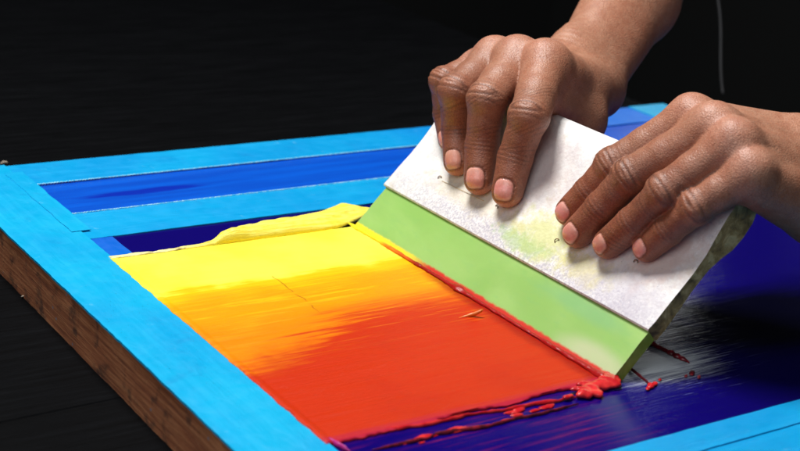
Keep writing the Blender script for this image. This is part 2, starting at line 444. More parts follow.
def skin_mat():
    n = N('brown_skin')
    at = n.add('ShaderNodeAttribute'); at.attribute_name = 'skin'
    nl = n.add('ShaderNodeAttribute'); nl.attribute_name = 'nail'
    c = n.mix(1., at.outputs['Color'], (1.08, .97, .90), 'MULTIPLY')
    mot = n.noise(n.P, 2.2, 6, .65)
    c = n.mix(n.sm(mot, .38, .62, 0, .5), c, n.mix(1., c, (.80, .62, .55), 'MULTIPLY'))
    fine = n.noise(n.P, 11, 5, .7)
    c = n.mix(n.sm(fine, .48, .66, 0, .45), c, n.mix(1., c, (1.30, 1.28, 1.25), 'MULTIPLY'))
    cells = n.vor(n.P, 13.); cells2 = n.vor(n.map((1, 1, 1), rot=(.5, .6, .2)), 24.)
    cr_ = n.vor(n.P, 9., 'DISTANCE_TO_EDGE')
    c = n.mix(n.mth('MULTIPLY', n.sm(cr_, .12, .0, 0, .45), n.mth('SUBTRACT', 1., nl.outputs['Fac'], clamp=True)), c, n.mix(1., c, (.45, .36, .32), 'MULTIPLY'))
    no_nail = n.mth('SUBTRACT', 1., nl.outputs['Fac'], clamp=True)
    hb = n.mth('MULTIPLY', n.mth('ADD', n.mth('MULTIPLY', cells, 1.), n.mth('MULTIPLY', cells2, .5)), no_nail)
    bp = n.bump(hb, .34, .04, n.bump(n.mth('MULTIPLY', n.noise(n.P, 4, 6, .65), no_nail), .28, .06))
    r = n.mix(nl.outputs['Fac'], n.ramp(fine, [(.3, G(.37)), (.7, G(.54))]), G(.22))
    n.set(Base_Color=c, Roughness=r, Normal=bp)
    n.b.inputs['Subsurface Weight'].default_value = .12
    n.b.inputs['Subsurface Radius'].default_value = (1., .35, .2)
    n.b.inputs['Subsurface Scale'].default_value = .0035
    n.b.inputs['Specular IOR Level'].default_value = .5
    return n.m
M_SKIN = skin_mat()

# ================================================================== SETTING
def box(name, x0, x1, y0, y1, z0, z1, mat, parent=None):
    V = [(x, y, z) for x in (x0, x1) for y in (y0, y1) for z in (z0, z1)]
    F = [(0, 1, 3, 2), (4, 6, 7, 5), (0, 4, 5, 1), (2, 3, 7, 6), (0, 2, 6, 4), (1, 5, 7, 3)]
    o = mesh_obj(name, V, F, mat, parent, smooth=False); fix_normals(o); return o
TZ = -2.25
# boarded table top: boards run along x with narrow gaps between them
def table():
    V = []; F = []
    def quad_board(y0, y1, x0, x1, zt, zb):
        n0 = len(V); b = .05
        prof = [(y0, zb), (y0, zt - b), (y0 + b, zt), (y1 - b, zt), (y1, zt - b), (y1, zb)]
        for x in (x0, x1):
            for y, z in prof: V.append((x, y + .02 * x, z))
        m = len(prof)
        for k in range(m - 1):
            F.append((n0 + k, n0 + m + k, n0 + m + k + 1, n0 + k + 1))
        F.append(tuple(n0 + k for k in range(m))); F.append(tuple(n0 + m + k for k in range(m - 1, -1, -1)))
    y = -80.; i = 0
    while y < 62:
        w = 11.5 + random.random() * .4
        quad_board(y, y + w, -75, 54.5, TZ - (0 if -50 < y < 5 else random.random() * .06), TZ - 2.2)
        y += w + .03; i += 1
    o = mesh_obj('table', V, F, M_TABLE, smooth=False); fix_normals(o)
    tag(o, kind='structure')
table()
bd = box('backdrop', -260, 300, 150, 152, -85, 260, M_BACK); tag(bd, kind='structure')
bd = box('backdrop', 170, 172, -120, 149.5, -85, 260, M_BACK); tag(bd, kind='structure')
fl = box('floor', -260, 300, -160, 149.8, -87, -85.2, M_BACK); tag(fl, kind='structure')

# ================================================================== SCREEN FRAME
FX1, FY1 = 49.4, -39.2
fr = root('screen_frame', (0, FY1, TZ))
tag(fr, 'large wooden screen printing frame covered in bright blue tape, lying on the dark table', 'printing screen')
def rail(x0, x1, y0, y1, seed):
    """rough sawn rail with slightly uneven, splintered faces"""
    z0, z1 = TZ, -.07
    along_x = abs(x1 - x0) > abs(y1 - y0)
    L0, L1 = (x0, x1) if along_x else (y0, y1)
    W0, W1 = (y0, y1) if along_x else (x0, x1)
    nL = int(abs(L1 - L0) / .22)
    prof = [(W0, z0), (W0, z0 + .5), (W0, z0 + 1.1), (W0, z0 + 1.7), (W0, z1), (W1, z1), (W1, z0 + 1.1), (W1, z0)]
    V = []
    for i in range(nL + 1):
        t = L0 + (L1 - L0) * i / nL
        for k, (w, z) in enumerate(prof):
            sgn = -1 if k < 5 else 1
            a = .03 * nz(t * .35, k * .7, seed) + .014 * nz(t * 2.6, k * 1.9, seed)
            if k in (0, 7): a -= .03 * max(0, nz(t * 1.4, 3., seed))
            ww = w + (a if k not in (4, 5) else 0) * (-sgn) * -1
            zz = z + (.03 * nz(t * 2., k, seed) + .02 if k not in (0, 7, 4, 5) else 0)
            V.append((t, ww, zz) if along_x else (ww, t, zz))
    F = grid_faces(nL + 1, len(prof), closed_v=True)
    n = len(prof); F += [tuple(range(n)), tuple(range(nL * n, nL * n + n))]
    o = mesh_obj('rail', V, F, M_WOOD, fr); fix_normals(o); sharp(o, 50)
rail(0, 3.10, FY1, 0, 1.); rail(46.3, FX1, FY1, 0, 2.)
rail(3.12, 46.28, -3.05, -.002, 3.); rail(3.12, 46.28, FY1 + .002, -35.9, 4.)
# the slot has its own narrow inner rail below the second band of tape
rail(3.12, 46.28, -10.7, -7.6, 5.)
# tape
def tape(*a, **k): return slab('tape', *a, parent=fr, **k)
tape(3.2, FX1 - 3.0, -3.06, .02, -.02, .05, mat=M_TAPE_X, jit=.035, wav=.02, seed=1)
tape(-.03, 3.16, FY1, .04, .045, .10, mat=M_TAPE_Y, jit=.045, wav=.025, seed=2)
tape(46.2, FX1 + .03, FY1, .04, .045, .10, mat=M_TAPE_Y, jit=.045, wav=.02, seed=3)
tape(3.0, 46.4, -10.75, -7.57, -.02, .05, mat=M_TAPE_X, jit=.03, wav=.02, seed=4)
tape(2.9, 46.4, FY1, -35.86, -.02, .05, mat=M_TAPE_X, jit=.02, wav=.02, seed=5)
tape(2.95, 46.35, -37.28, -35.9, .035, .05, mat=M_TAPE_X, jit=.02, wav=.015, seed=6)
tape(2.7, 3.62, -9.9, -1.3, .075, .028, mat=M_TAPE_Y, jit=.05, wav=.015, seed=7)   # overlap strip at the corner
tag(tape(3.2, 4.28, -13.9, -10.78, -.035, .03, mat=M_TAPE_D, jit=.05, wav=.01, seed=8), 'short deeper blue tape end beside the navy mesh')
# screen mesh: royal blue in the slot, navy in the printing window
slab('slot_mesh', 3.4, 46.4, -7.8, -2.9, -.095, .02, M_SLOT, fr, wav=.03, seed=11)
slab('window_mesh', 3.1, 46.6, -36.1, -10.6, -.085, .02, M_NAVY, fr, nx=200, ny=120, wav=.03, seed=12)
# frayed pale thread edges of the slot
def thread(name, pts, r, mat, parent, n=6, jit=0.):
    V = []
    P = [np.array(p, float) for p in pts]
    for i, p in enumerate(P):
        d = P[min(i + 1, len(P) - 1)] - P[max(i - 1, 0)]; d /= np.linalg.norm(d) + 1e-9
        a = np.cross(d, [0, 0, 1.]); 
        if np.linalg.norm(a) < 1e-3: a = np.array([1., 0, 0])
        a /= np.linalg.norm(a); b = np.cross(a, d)
        rr = r[i] if isinstance(r, (list, np.ndarray)) else r
        for k in range(n):
            t = 2 * math.pi * k / n
            V.append(p + (a * math.cos(t) + b * math.sin(t)) * rr)
    F = grid_faces(len(P), n, closed_v=True); F += [tuple(range(n)), tuple(range((len(P) - 1) * n, len(P) * n))]
    o = mesh_obj(name, V, F, mat, parent) if parent is not None else mesh_obj(name, V, F, mat)
    fix_normals(o); return o
for yy, sd, up_ in ((-3.12, 0, 1), (-7.52, 5, -1)):
    pts = []
    x = 3.5
    k = 0
    while x < 30:
        pts.append((x, yy + .035 * (1 if k % 2 else -1) + .02 * nz(x * 1.3, sd), -.015 + .01 * nz(x * 3, sd)))
        x += .075; k += 1
    thread('edge_thread', pts, .032, M_THREAD, fr, n=5)
pts = [(3.60 + .02 * nz(t * 2., 1), -3.2 - t, .01) for t in np.linspace(0, 4.3, 60)]
thread('edge_thread', pts, .03, M_THREAD, fr, n=5)

# ================================================================== INK
def ink_film():
    nx, ny = 150, 220
    V = []
    for i in range(nx + 1):
        for j in range(ny + 1):
            u = i / nx; v = j / ny
            x = 3.02 + u * (15.75 - 3.02); y = -13.45 - v * (31.45 - 13.45)
            if j == 0: y += .10 * nz(x * .8, 4)
            e = 0
            if j == ny:
                y += .22 * nz(x * .5, 7) + .10 * nz(x * 3, 8)
            if i == 0: x += .06 * nz(y * 1.4, 9) + .04 * nz(y * 5, 9.)
            if i == nx: x += .05 * nz(y, 2.)
            x_l = max(0., 1 - (x - 3.02) / .35)
            # a low bead of ink piles up on the tape edge, sheet itself is thin
            z = .0 + .052 + .012 * nz(x * .25, y * 1.6, 3) + .006 * nz(x * .5, y * 5, 3) + .035 * x_l * (x_l > 0) + .012 * nz(x * .3, y * .3, 8)
            if x < 3.3: z += .03
            if i == 0 or j == 0 or j == ny or i == nx: z -= .05
            V.append((x, y, z))
    F = grid_faces(nx + 1, ny + 1)
    top = len(V)
    per = [i * (ny + 1) for i in range(nx + 1)] + [nx * (ny + 1) + j for j in range(1, ny + 1)] + \
          [i * (ny + 1) + ny for i in range(nx - 1, -1, -1)] + [j for j in range(ny - 1, 0, -1)]
    for k in per: V.append((V[k][0], V[k][1], -.055))
    m = len(per)
    for k in range(m): F.append((per[k], per[(k + 1) % m], top + (k + 1) % m, top + k))
    F.append(tuple(top + k for k in range(m)))
    o = mesh_obj('ink_layer', V, F, M_INK); fix_normals(o); sharp(o, 60)
    tag(o, 'smooth layer of wet ink fading from yellow through orange to red across the screen', 'ink layer')
ink_film()

def yellow_fold():
    """a skin of ink pushed into a long low roll: smooth steep front lip, pleated back"""
    nt, nc = 320, 44
    V = []
    for i in range(nt + 1):
        t = i / nt; x = 3.05 + t * 14.6
        g = float(sstep_(x, 6.9, 10.5))
        tail = float(np.clip((17.68 - x) / 1.0, 0.06, 1)) ** .6
        hgt = (.08 + .05 * abs(nz(x * 2, 1)) + g * (.36 + .05 * nz(x * .5, 5) - .20 * float(sstep_(x, 12.0, 16.0))) + .20 * float(sstep_(x, 8.0, 8.7)) * (1 - float(sstep_(x, 8.9, 10.5)))) * (.35 + .65 * tail)
        wid = (.30 + .22 * nz(x * 1.1, 3) + g * (.85 + min(x - 8.5, 6.) * .17 + .12 * nz(x * .9, 6))) * tail
        wid = max(wid, .12)
        y0 = -13.55 + .08 * nz(x * .8, 4) + .03 * nz(x * 3, 9)
        y0 += float(sstep_(x, 14.0, 18.4)) * 1.3
        for j in range(nc):
            a = j / (nc - 1)
            yy = y0 + wid * (a ** 1.1)
            zz = hgt * (math.sin(math.pi * a ** .75) ** .6 if 0 < a < 1 else 0)
            en = math.sin(math.pi * a)
            # long pleats that run with the roll and fan slightly
            ph = a * 13 - (x - 8) * .55 + 1.6 * nz(x * .25, a * 1.5, 2)
            pl = g * en * (.055 * math.sin(ph) + .03 * math.sin(ph * 2.3 + x * .7)) + .02 * nz(x * 3.4, a * 5, 2) * en
            V.append((x, yy + pl * .4, .045 + zz + pl))
        V.append((x, y0 + wid * .5, -.07))
    n = nc + 1
    F = grid_faces(nt + 1, n, closed_v=True)
    F += [tuple(range(n)), tuple(range(nt * n, nt * n + n))]
    o = mesh_obj('ink_skin', V, F, M_SKINK); fix_normals(o)
    tag(o, 'wrinkled fold of yellow ink piled along the far edge of the wet ink', 'ink fold')
def sstep_(x, a, b):
    t = min(1, max(0, (x - a) / (b - a))); return t * t * (3 - 2 * t)
yellow_fold()

def bead():
    nt, nc = 260, 18
    V = []
    for i in range(nt + 1):
        al = -.35 + (SL + .5) * i / nt
        c = S(al, 0, 0)
        y = c[1]
        r = .085 + .035 * nz(al * .7, 1) + .03 * nz(al * 2.3, 2) + .02 * nz(al * 7., 3)
        r += .10 * max(0, 1 - abs(al - 8.6) / .8) + .05 * np.clip((al - 14) / 4, 0, 1)
        r *= min(1, .3 + i / 8, .3 + (nt - i) / 8)
        for k in range(nc):
            t = 2 * math.pi * k / nc
            rr = r * (1 + .25 * nz(al * 2.2, math.cos(t) * 1.3, math.sin(t) * 1.3))
            V.append((c[0] - .16 + rr * 1.25 * math.cos(t), y, .10 + rr * .85 * math.sin(t)))
    F = grid_faces(nt + 1, nc, closed_v=True); F += [tuple(range(nc)), tuple(range(nt * nc, nt * nc + nc))]
    o = mesh_obj('ink_bead', V, F, M_BEAD); fix_normals(o)
    tag(o, 'narrow glossy bead of ink, yellow to red, along the foot of the green blade', 'ink bead')
bead()

def blob_mesh(name, blobs, mat, label, cat, group=None, sub=3, amp=.25, parent=None):
    """lumpy wet ink: overlapping noise-swollen pats, voxel-merged"""
    V = []; F = []
    for (x, y, z, sx, sy, sz, rot) in blobs:
        bm = bmesh.new(); bmesh.ops.create_icosphere(bm, subdivisions=sub, radius=1.)
        n0 = len(V); cr, sr = math.cos(rot), math.sin(rot)
        for v in bm.verts:
            p = v.co; k = 1 + amp * nz(p.x * 1.6 + x, p.y * 1.6 + y, p.z * 1.6) + amp * .5 * nz(p.x * 4 + x, p.y * 4 + y, p.z * 4)
            a, b, c = p.x * k * sx, p.y * k * sy, p.z * k * sz
            V.append((x + a * cr - b * sr, y + a * sr + b * cr, z + c))
        for f in bm.faces: F.append(tuple(n0 + v.index for v in f.verts))
        bm.free()
    o = mesh_obj(name, V, F, mat, parent)
    if label: tag(o, label, cat, group)
    return o
# clump of red ink pushed out beside the near corner of the blade
cl = []
ctr = onz((597, 388))
for k in range(26):
    a = random.random(); 
    px = 555 + 60 * (1 - a ** 1.6) + random.uniform(-4, 4); py = 396 - (px - 555) * .26 + random.uniform(-7, 7)
    c = onz((px, py)); s_ = .08 + .18 * random.random() * (1 if px > 580 else .5)
    cl.append((c[0], c[1], .03 + s_ * .30, s_ * 1.5, s_ * .8, s_ * .62, random.uniform(-.5, .5)))
for (px, py, s_) in ((606, 383, .34), (600, 386, .32), (592, 389, .28), (610, 380, .24), (584, 392, .22), (598, 395, .20), (588, 397, .16), (612, 386, .16)):
    c = onz((px, py)); cl.append((c[0], c[1], .05, s_ * 1.2, s_, s_ * .7, .3))
CLUMP = cl
# strings of red ink trailing along the lower edge of the print
def streak(p0, p1, w, mat, label, h=.07, wob=.10, n=70, seed=0., grp=None, tp=(.15, .15)):
    V = []; nc = 9
    a0, a1 = onz(p0), onz(p1)
    d = a1 - a0; L = np.linalg.norm(d); d /= L; s_ = np.array([-d[1], d[0], 0])
    for i in range(n + 1):
        t = i / n
        c = a0 + d * L * t + s_ * wob * (nz(t * L * .5, seed) + .4 * nz(t * L * 2., seed + 4))
        ww = w * (.35 + .9 * abs(nz(t * L * .8 + 2, seed + 7)) + .5 * abs(nz(t * L * 3., seed + 1)))
        ww *= min(1, tp[0] + t * 6, tp[1] + (1 - t) * 6)
        for k in range(nc):
            b = math.pi * k / (nc - 1)
            V.append(tuple(c + s_ * ww * math.cos(b) + np.array([0, 0, -.05 + (h + .05) * math.sin(b) * min(1, .3 + ww / w)])))
    F = grid_faces(n + 1, nc, closed_v=True); F += [tuple(range(nc)), tuple(range(n * nc, n * nc + nc))]
    o = mesh_obj('ink_streak', V, F, mat); fix_normals(o); tag(o, label, 'ink streak', grp)
streak((352, 436), (588, 394), .10, M_RED, 'long thin red ink ridge along the lower edge of the red print', seed=1, wob=.16)
streak((372, 449), (580, 404), .10, M_DRED, 'dark red ink string nearest the lower frame tape below the print', seed=2, wob=.2)
streak((300, 424), (352, 452), .10, M_MAG, 'magenta ink smear on the blue frame tape at the lower left corner of the print', seed=8, h=.10, wob=.08)
streak((643, 339), (690, 362), .26, M_DRED, 'thick dark red ink smear on the navy mesh behind the blade corner', seed=3, h=.12, wob=.12)
streak((628, 366), (650, 384), .05, M_DRED, 'hair-thin dark ink scratch on the painted pale glare patch of mesh', seed=4, wob=.05)
dr = []
for (px, py, s_) in ((651, 385, .20), (655, 383, .14), (648, 388, .12), (660, 379, .09)):
    c = onz((px, py)); dr.append((c[0], c[1], -.02, s_ * 1.3, s_ * .7, s_ * .4, .6))
blob_mesh('ink_drop', dr, M_RED, 'small red ink drop on the painted pale glare patch below the dark red smear', 'ink drop')
dr = []
for (px, py, s_) in ((692, 372, .18), (699, 376, .12), (686, 375, .1)):
    c = onz((px, py)); dr.append((c[0], c[1], -.03, s_ * 1.4, s_ * .6, s_ * .3, .6))
blob_mesh('ink_drop', dr, M_DRED, 'faint dark red ink drop on black mesh right of the dark red smear', 'ink drop')
dr = []
for k in range(16):
    t = random.random(); c = onz((400 + 150 * t, 447 - 46 * t + random.uniform(-4, 5)))
    s_ = random.uniform(.06, .2); dr.append((c[0], c[1], -.05, s_ * 2.2, s_ * .7, s_ * .35, random.uniform(-.2, .2)))
blob_mesh('ink_splatter', dr, M_RED, 'scattered red ink flecks on the navy mesh below the red print', 'ink splatter')
# red/orange curl stuck to the middle of the blade foot
cp = [onz((459, 318), .04), onz((467, 316), .06), onz((474, 314), .16), onz((481, 311), .34), onz((483, 309), .42)]
thread('ink_curl', cp, [.03, .07, .10, .07, .02], M_ORANGE, None, n=8)
tag(bpy.data.objects['ink_curl'], 'small orange red peak of ink standing at the middle of the blade foot', 'ink peak')

# ================================================================== SQUEEGEE
sq = root('squeegee', tuple(S(SL / 2, 0, -.3)))
tag(sq, 'squeegee with a green rubber blade in a stained white handle, leaning on the ink', 'squeegee')
def extrude_profile(name, prof, mat, mat_end, al0, al1, n=90, wob=0., sd=0., back_mat=None, back_from=None):
    """profile points (u,h) swept along the squeegee; ends closed with their own material"""
    V = []; m = len(prof)
    for i in range(n + 1):
        t = i / n; al = al0 + (al1 - al0) * t
        for k, (u, h) in enumerate(prof):
            e = wob * (nz(al * .3, u * .5, sd + (0 if h > 0 else 5)) + .3 * nz(al * 1.7, u * 1.7, sd + (0 if h > 0 else 5)))
            a2 = al + (.05 * nz(u * 1.5, sd + 2) if i in (0, n) else 0)
            V.append(S(a2, u, h + e))
    F = []; mi = []
    for i in range(n):
        for k in range(m):
            F.append((i * m + k, i * m + (k + 1) % m, (i + 1) * m + (k + 1) % m, (i + 1) * m + k))
            mi.append(2 if (back_mat and back_from <= k < m - 1 + 1 and k >= back_from) else 0)
    F.append(tuple(range(m))); mi.append(1)
    F.append(tuple(n * m + k for k in range(m))); mi.append(1)
    o = mesh_obj(name, V, F, mat, sq)
    o.data.materials.append(mat_end)
    o.data.materials.append(back_mat or mat_end)
    o.data.polygons.foreach_set('material_index', mi)
    fix_normals(o); sharp(o, 38)
    return o
bl = [(0.0, 0.0), (.9, 0), (1.8, 0), (2.9, 0), (2.9, -.56), (1.4, -.56), (.04, -.56), (-.02, -.50), (-.03, -.06)]
extrude_profile('blade', bl, M_BLADE, M_BLADE_END, 0, SL, wob=.01)
# handle: front face from its lower lip up to the rounded top, then back down
front = [(2.46, .02), (2.44, .10), (2.50, .17), (2.9, .17), (3.6, .14), (4.5, .11), (5.4, .12), (6.3, .24), (7.2, .44), (8.0, .60), (8.6, .66), (9.0, .58), (9.28, .34), (9.38, .0)]
back = [(9.36, -.25), (9.15, -.6), (8.7, -.85), (8.0, -.95), (7.3, -.88), (6.7, -.68), (6.0, -.52), (5.0, -.5), (4.0, -.54), (3.0, -.62), (2.5, -.66), (2.42, -.63), (2.42, -.57)]
hd = extrude_profile('handle', front + back, M_HANDLE, M_HEND, -.12, SL + .05, wob=.05, sd=3, back_mat=M_HEND, back_from=len(front) + 1)
# dark seam between handle lip and blade
# small wire staples pressed into the handle face
for (px, py, rt_) in ((440, 178, .5), (497, 207, -.4), (557, 241, 1.), (636, 262, .2)):
    c0 = H((px, py), .13)
    al = (c0 - SB) @ SE; u = (c0 - SB) @ SU
    pts = []
    for t in np.linspace(-.3, math.pi + .5, 12):
        a = al + .10 * math.cos(t) * math.cos(rt_) - .07 * math.sin(t) * math.sin(rt_)
        b = u + .10 * math.cos(t) * math.sin(rt_) + .07 * math.sin(t) * math.cos(rt_)
        pts.append(S(a, b, .155 + .04 * math.sin(t)))
    thread('staple', pts, .022, M_WIRE, hd, n=6)
# scratched pencil-thin groove between two staples
c0 = H((442, 181), .13); c1 = H((484, 201), .13)
thread('groove', [c0 + (c1 - c0) * t + SN * .012 for t in np.linspace(0, 1, 20)], .010, M_HEND, hd, n=5)

# small debris on table and frame corner
def chip(px, py, z, s_, label):
    c = onz((px, py), z)
    blob_mesh('wood_chip', [(c[0], c[1], z + s_ * .3, s_ * 1.3, s_ * .5, s_ * .35, .4), (c[0] + s_ * .7, c[1] - s_ * .2, z + s_ * .25, s_ * .6, s_ * .3, s_ * .25, -.5)], M_CHIP, label, 'wood chip', amp=.6)
chip(27, 296, TZ, .22, 'tiny pale wood chip on the dark table beside the brown frame side')
chip(4, 163, TZ, .15, 'pale splinter on the dark table at the far left frame corner')
# ================================================================== PERSON
f4 = np.float32
def smin(a, b, k):
    h = np.clip(.5 + .5 * (b - a) / k, 0, 1)
    return b + (a - b) * h - k * h * (1 - h)
def cone(p, a, b, ra, rb):
    a = np.asarray(a, f4); b = np.asarray(b, f4); ba = b - a; L2 = float(ba @ ba) + 1e-9
    pa = p - a; t = np.clip((pa @ ba) / L2, 0, 1)
    q = pa - t[:, None] * ba
    return np.sqrt((q * q).sum(1)) - (ra + (rb - ra) * t)
def unit(v): v = np.asarray(v, float); return v / (np.linalg.norm(v) + 1e-12)
def sstep(x, a, b):
    t = np.clip((x - a) / (b - a), 0, 1); return t * t * (3 - 2 * t)
def lat_noise(p, fr, seed):
    """cheap smooth pseudo-noise from summed rotated sines"""
    r = np.random.default_rng(seed); out = np.zeros(len(p), f4)
    for _ in range(6):
        d = r.normal(size=3); d /= np.linalg.norm(d); ph = r.uniform(0, 6.28); k = fr * r.uniform(.6, 1.5)
        out += np.sin((p @ d.astype(f4)) * k + ph)
    return out / 6

class Hand: pass
def build_hand(fingers, wrist, elbow, thumb, dors, wr_r, arm_r, side, clip_h=True, lat=None):
    h = Hand(); h.f = []; h.dors = unit(dors)
    for (js, rad, hint) in fingers:
        pts = [np.asarray(j, float) for j in js]      # tip, dip, pip, mcp
        d = {'p': pts, 'r': rad, 'hint': unit(hint if hint is not None else dors)}
        d['ax'] = unit(pts[0] - pts[1])
        d['b'] = unit(d['hint'] - d['ax'] * (d['hint'] @ d['ax'])); d['w'] = np.cross(d['ax'], d['b'])
        for nm, i in (('dip', 1), ('pip', 2)):
            ax = unit(pts[i - 1] - pts[i + 1]); bb = unit(d['hint'] - ax * (d['hint'] @ ax)); d[nm] = (ax, bb, np.cross(ax, bb))
        h.f.append(d)
    h.wrist = np.asarray(wrist, float); h.elbow = np.asarray(elbow, float); h.thumb = [(np.asarray(a, float), r) for a, r in thumb]
    h.wr_r = wr_r; h.arm_r = arm_r; h.clip = clip_h
    h.lat = unit(lat)                                  # across the wrist, towards the thumb
    return h
def hand_field(h, p, detail=True):
    p = p.astype(f4)
    dv = h.dors
    # palm from metacarpals
    W = h.wrist; palm = None
    n = len(h.f)
    for i, d in enumerate(h.f):
        m = d['p'][3]; off = (1.5 - i) / 1.5
        w_i = W + h.lat * off * h.wr_r * .62 + unit(m - W) * .3
        rm = d['r'][5]
        c = cone(p, m - dv * .10, w_i, rm * .93, h.wr_r * .66)
        palm = c if palm is None else smin(palm, c, .45)
        c = cone(p, m - dv * .75, w_i - dv * .35, rm * .95, h.wr_r * .66)
        palm = smin(palm, c, .6)
    for i in range(n - 1):
        c = cone(p, h.f[i]['p'][3] - dv * .12, h.f[i + 1]['p'][3] - dv * .12, h.f[i]['r'][5] * .86, h.f[i + 1]['r'][5] * .86)
        palm = smin(palm, c, .35)
        # slightly raised vein winding back from between the knuckles
        m_ = (h.f[i]['p'][3] + h.f[i + 1]['p'][3]) / 2; bk = unit(W - m_); L_ = np.linalg.norm(W - m_); sd_ = np.cross(bk, dv)
        rr_ = (h.f[i]['r'][5] + h.f[i + 1]['r'][5]) / 2
        prev = None
        for t_ in (.12, .35, .6, .85, 1.1):
            q_ = m_ + bk * L_ * t_ + dv * (rr_ * .82 + .05) + sd_ * .22 * math.sin(t_ * 7 + i * 2.1)
            if prev is not None: palm = smin(palm, cone(p, prev, q_, .11, .11), .16)
            prev = q_
    # knuckle heads and extensor tendons
    for i, d in enumerate(h.f):
        m = d['p'][3]; rm = d['r'][5]
        palm = smin(palm, cone(p, m + dv * rm * .20, m + dv * rm * .16 + unit(W - m) * .5, rm * .72, rm * .66), .5)
        w_i = W + h.lat * (1.5 - i) / 1.5 * h.wr_r * .25
        palm = smin(palm, cone(p, m + dv * rm * .66, w_i + dv * h.wr_r * .80, .20, .16), .45)
    # forearm: two side by side cones give the flattened section
    E = h.elbow; la = h.lat
    ew = unit(E - W)
    for sg in (-1, 1):
        a = W + la * sg * h.wr_r * .42; b = W + (E - W) * .45 + la * sg * h.arm_r * .30; c_ = E + la * sg * h.arm_r * .22
        palm = smin(palm, cone(p, a, b, h.wr_r * .80, h.arm_r * .92), .9)
        palm = smin(palm, cone(p, b, c_, h.arm_r * .92, h.arm_r * .95), 1.2)
    # ulna head bump
    palm = smin(palm, cone(p, W - la * h.wr_r * .85 + dv * .4 + ew * .6, W - la * h.wr_r * .85 + dv * .35 + ew * 1.2, .55, .5), .8)
    # thumb
    th = None
    for (a, ra), (b, rb) in zip(h.thumb[:-1], h.thumb[1:]):
        c = cone(p, a, b, ra, rb); th = c if th is None else smin(th, c, .25)
    palm = smin(palm, th, 1.2)
    i0 = h.f[0]
    palm = smin(palm, cone(p, i0['p'][3] - dv * .7 + unit(W - i0['p'][3]) * 1.0, h.thumb[1][0], .9, .85), 1.0)
    palm = smin(palm, cone(p, i0['p'][3] * .6 + i0['p'][2] * .4 - dv * .8, h.thumb[1][0], .7, .8), .8)
    palm = smin(palm, cone(p, i0['p'][3] + (W - i0['p'][3]) * .6 - dv * .6, h.thumb[1][0], 1.0, .85), 1.0)
    res = palm
    hh = (p - SB.astype(f4)) @ SN.astype(f4); uu = (p - SB.astype(f4)) @ SU.astype(f4)
    fins = []
    for fi, d in enumerate(h.f):
        T, Dp, Pp, M = d['p']; rt, rd, rmid, rp, rpx, rm = d['r']
        # pad fuller on the palmar side of the tip
        f = cone(p, T, Dp, rt, rd)
        f = smin(f, cone(p, T - d['b'] * .10 - d['ax'] * .15, Dp - d['b'] * .12, rt * .96, rd * .9), .15)
        mid = (Dp + Pp) / 2
        f = smin(f, cone(p, Dp, mid, rd, rmid), .12); f = smin(f, cone(p, mid, Pp, rmid, rp), .12)
        pb = d['pip'][1]; db = d['dip'][1]
        mid2 = Pp + (M - Pp) * .42
        f = smin(f, cone(p, Pp, mid2, rp, rpx), .15); f = smin(f, cone(p, mid2, M, rpx, rm * .94), .15)
        f = smin(f, cone(p, Pp + pb * rp * .14 + d['pip'][2] * .12, Pp + pb * rp * .14 - d['pip'][2] * .12, rp * .84, rp * .84), .2)
        # flesh pulls in at the sides of each joint
        if detail:
            q = p - Pp.astype(f4); ax, bb, ww = [v.astype(f4) for v in d['pip']]
            s = q @ ax; w = q @ ww; bq = q @ bb
            dm = sstep(bq, .0 * rp, .75 * rp)
            near = np.exp(-(s / .50) ** 2)
            rr = np.sqrt(s * s + (w * .30) ** 2 + .004)
            ph = rr * 2 * math.pi / (.215 + .02 * fi) + 1.9 * lat_noise(p, 3.0, 5 + fi * 7)
            wr = np.cos(ph) * np.exp(-(rr / .42) ** 2) * dm
            wr2 = np.cos(s * 2 * math.pi / .21 + 2.0 * lat_noise(p, 2.2, 8) + w * w * 2.2) * near * dm
            f = f + .021 * wr + .014 * wr2 * (1 + lat_noise(p, 1.5, 40 + fi))
            q = p - Dp.astype(f4); ax, bb, ww = [v.astype(f4) for v in d['dip']]
            s = q @ ax; w = q @ ww; bq = q @ bb
            dm = sstep(bq, .1 * rd, .8 * rd)
            wr = np.cos(s * 2 * math.pi / .19 + 1.2 * lat_noise(p, 2.6, 9) + w * w * 1.5) * np.exp(-(s / .30) ** 2) * dm
            f = f + .016 * wr
            # nail
            q = p - T.astype(f4); s = q @ d['ax'].astype(f4); w = q @ d['w'].astype(f4); bq = q @ d['b'].astype(f4)
            qn = nail_q(s, w, rt)
            on = sstep(bq, 0., .35 * rt)
            f = f - .018 * sstep(qn, 1.0, .85) * on
            f = f + (.055 * np.exp(-((qn - 1.07) / .085) ** 2)) * on
        # pad pressed flat against the handle
        if h.clip:
            cl_ = -(hh - .15)
            sel = (uu < 8.4)
            f = np.where(sel, -smin(-f, -cl_, .08), f)
        fins.append(f)
    allf = None
    for f, d in zip(fins, h.f):
        g = f
        allf = g if allf is None else smin(allf, g, .05)
    # blend each finger into the palm only near its own knuckle
    res = smin(res, allf, .42)
    if detail:
        res = res + .016 * lat_noise(p, 2.4, 21) + .006 * lat_noise(p, 7., 22)
        # wrist creases
        q = p - W.astype(f4); s = q @ ew.astype(f4)
        res = res + .010 * np.cos(s * 2 * math.pi / .42 + 1.8 * lat_noise(p, 1.6, 30)) * np.exp(-((s - .2) / 1.0) ** 2)
    return res
def nail_q(s, w, rt):
    s0, ls, lw = .04 * rt, .66 * rt, .62 * rt
    return (np.abs((s - s0) / ls) ** 3 + np.abs(w / lw) ** 3 + 1e-6) ** (1 / 3)

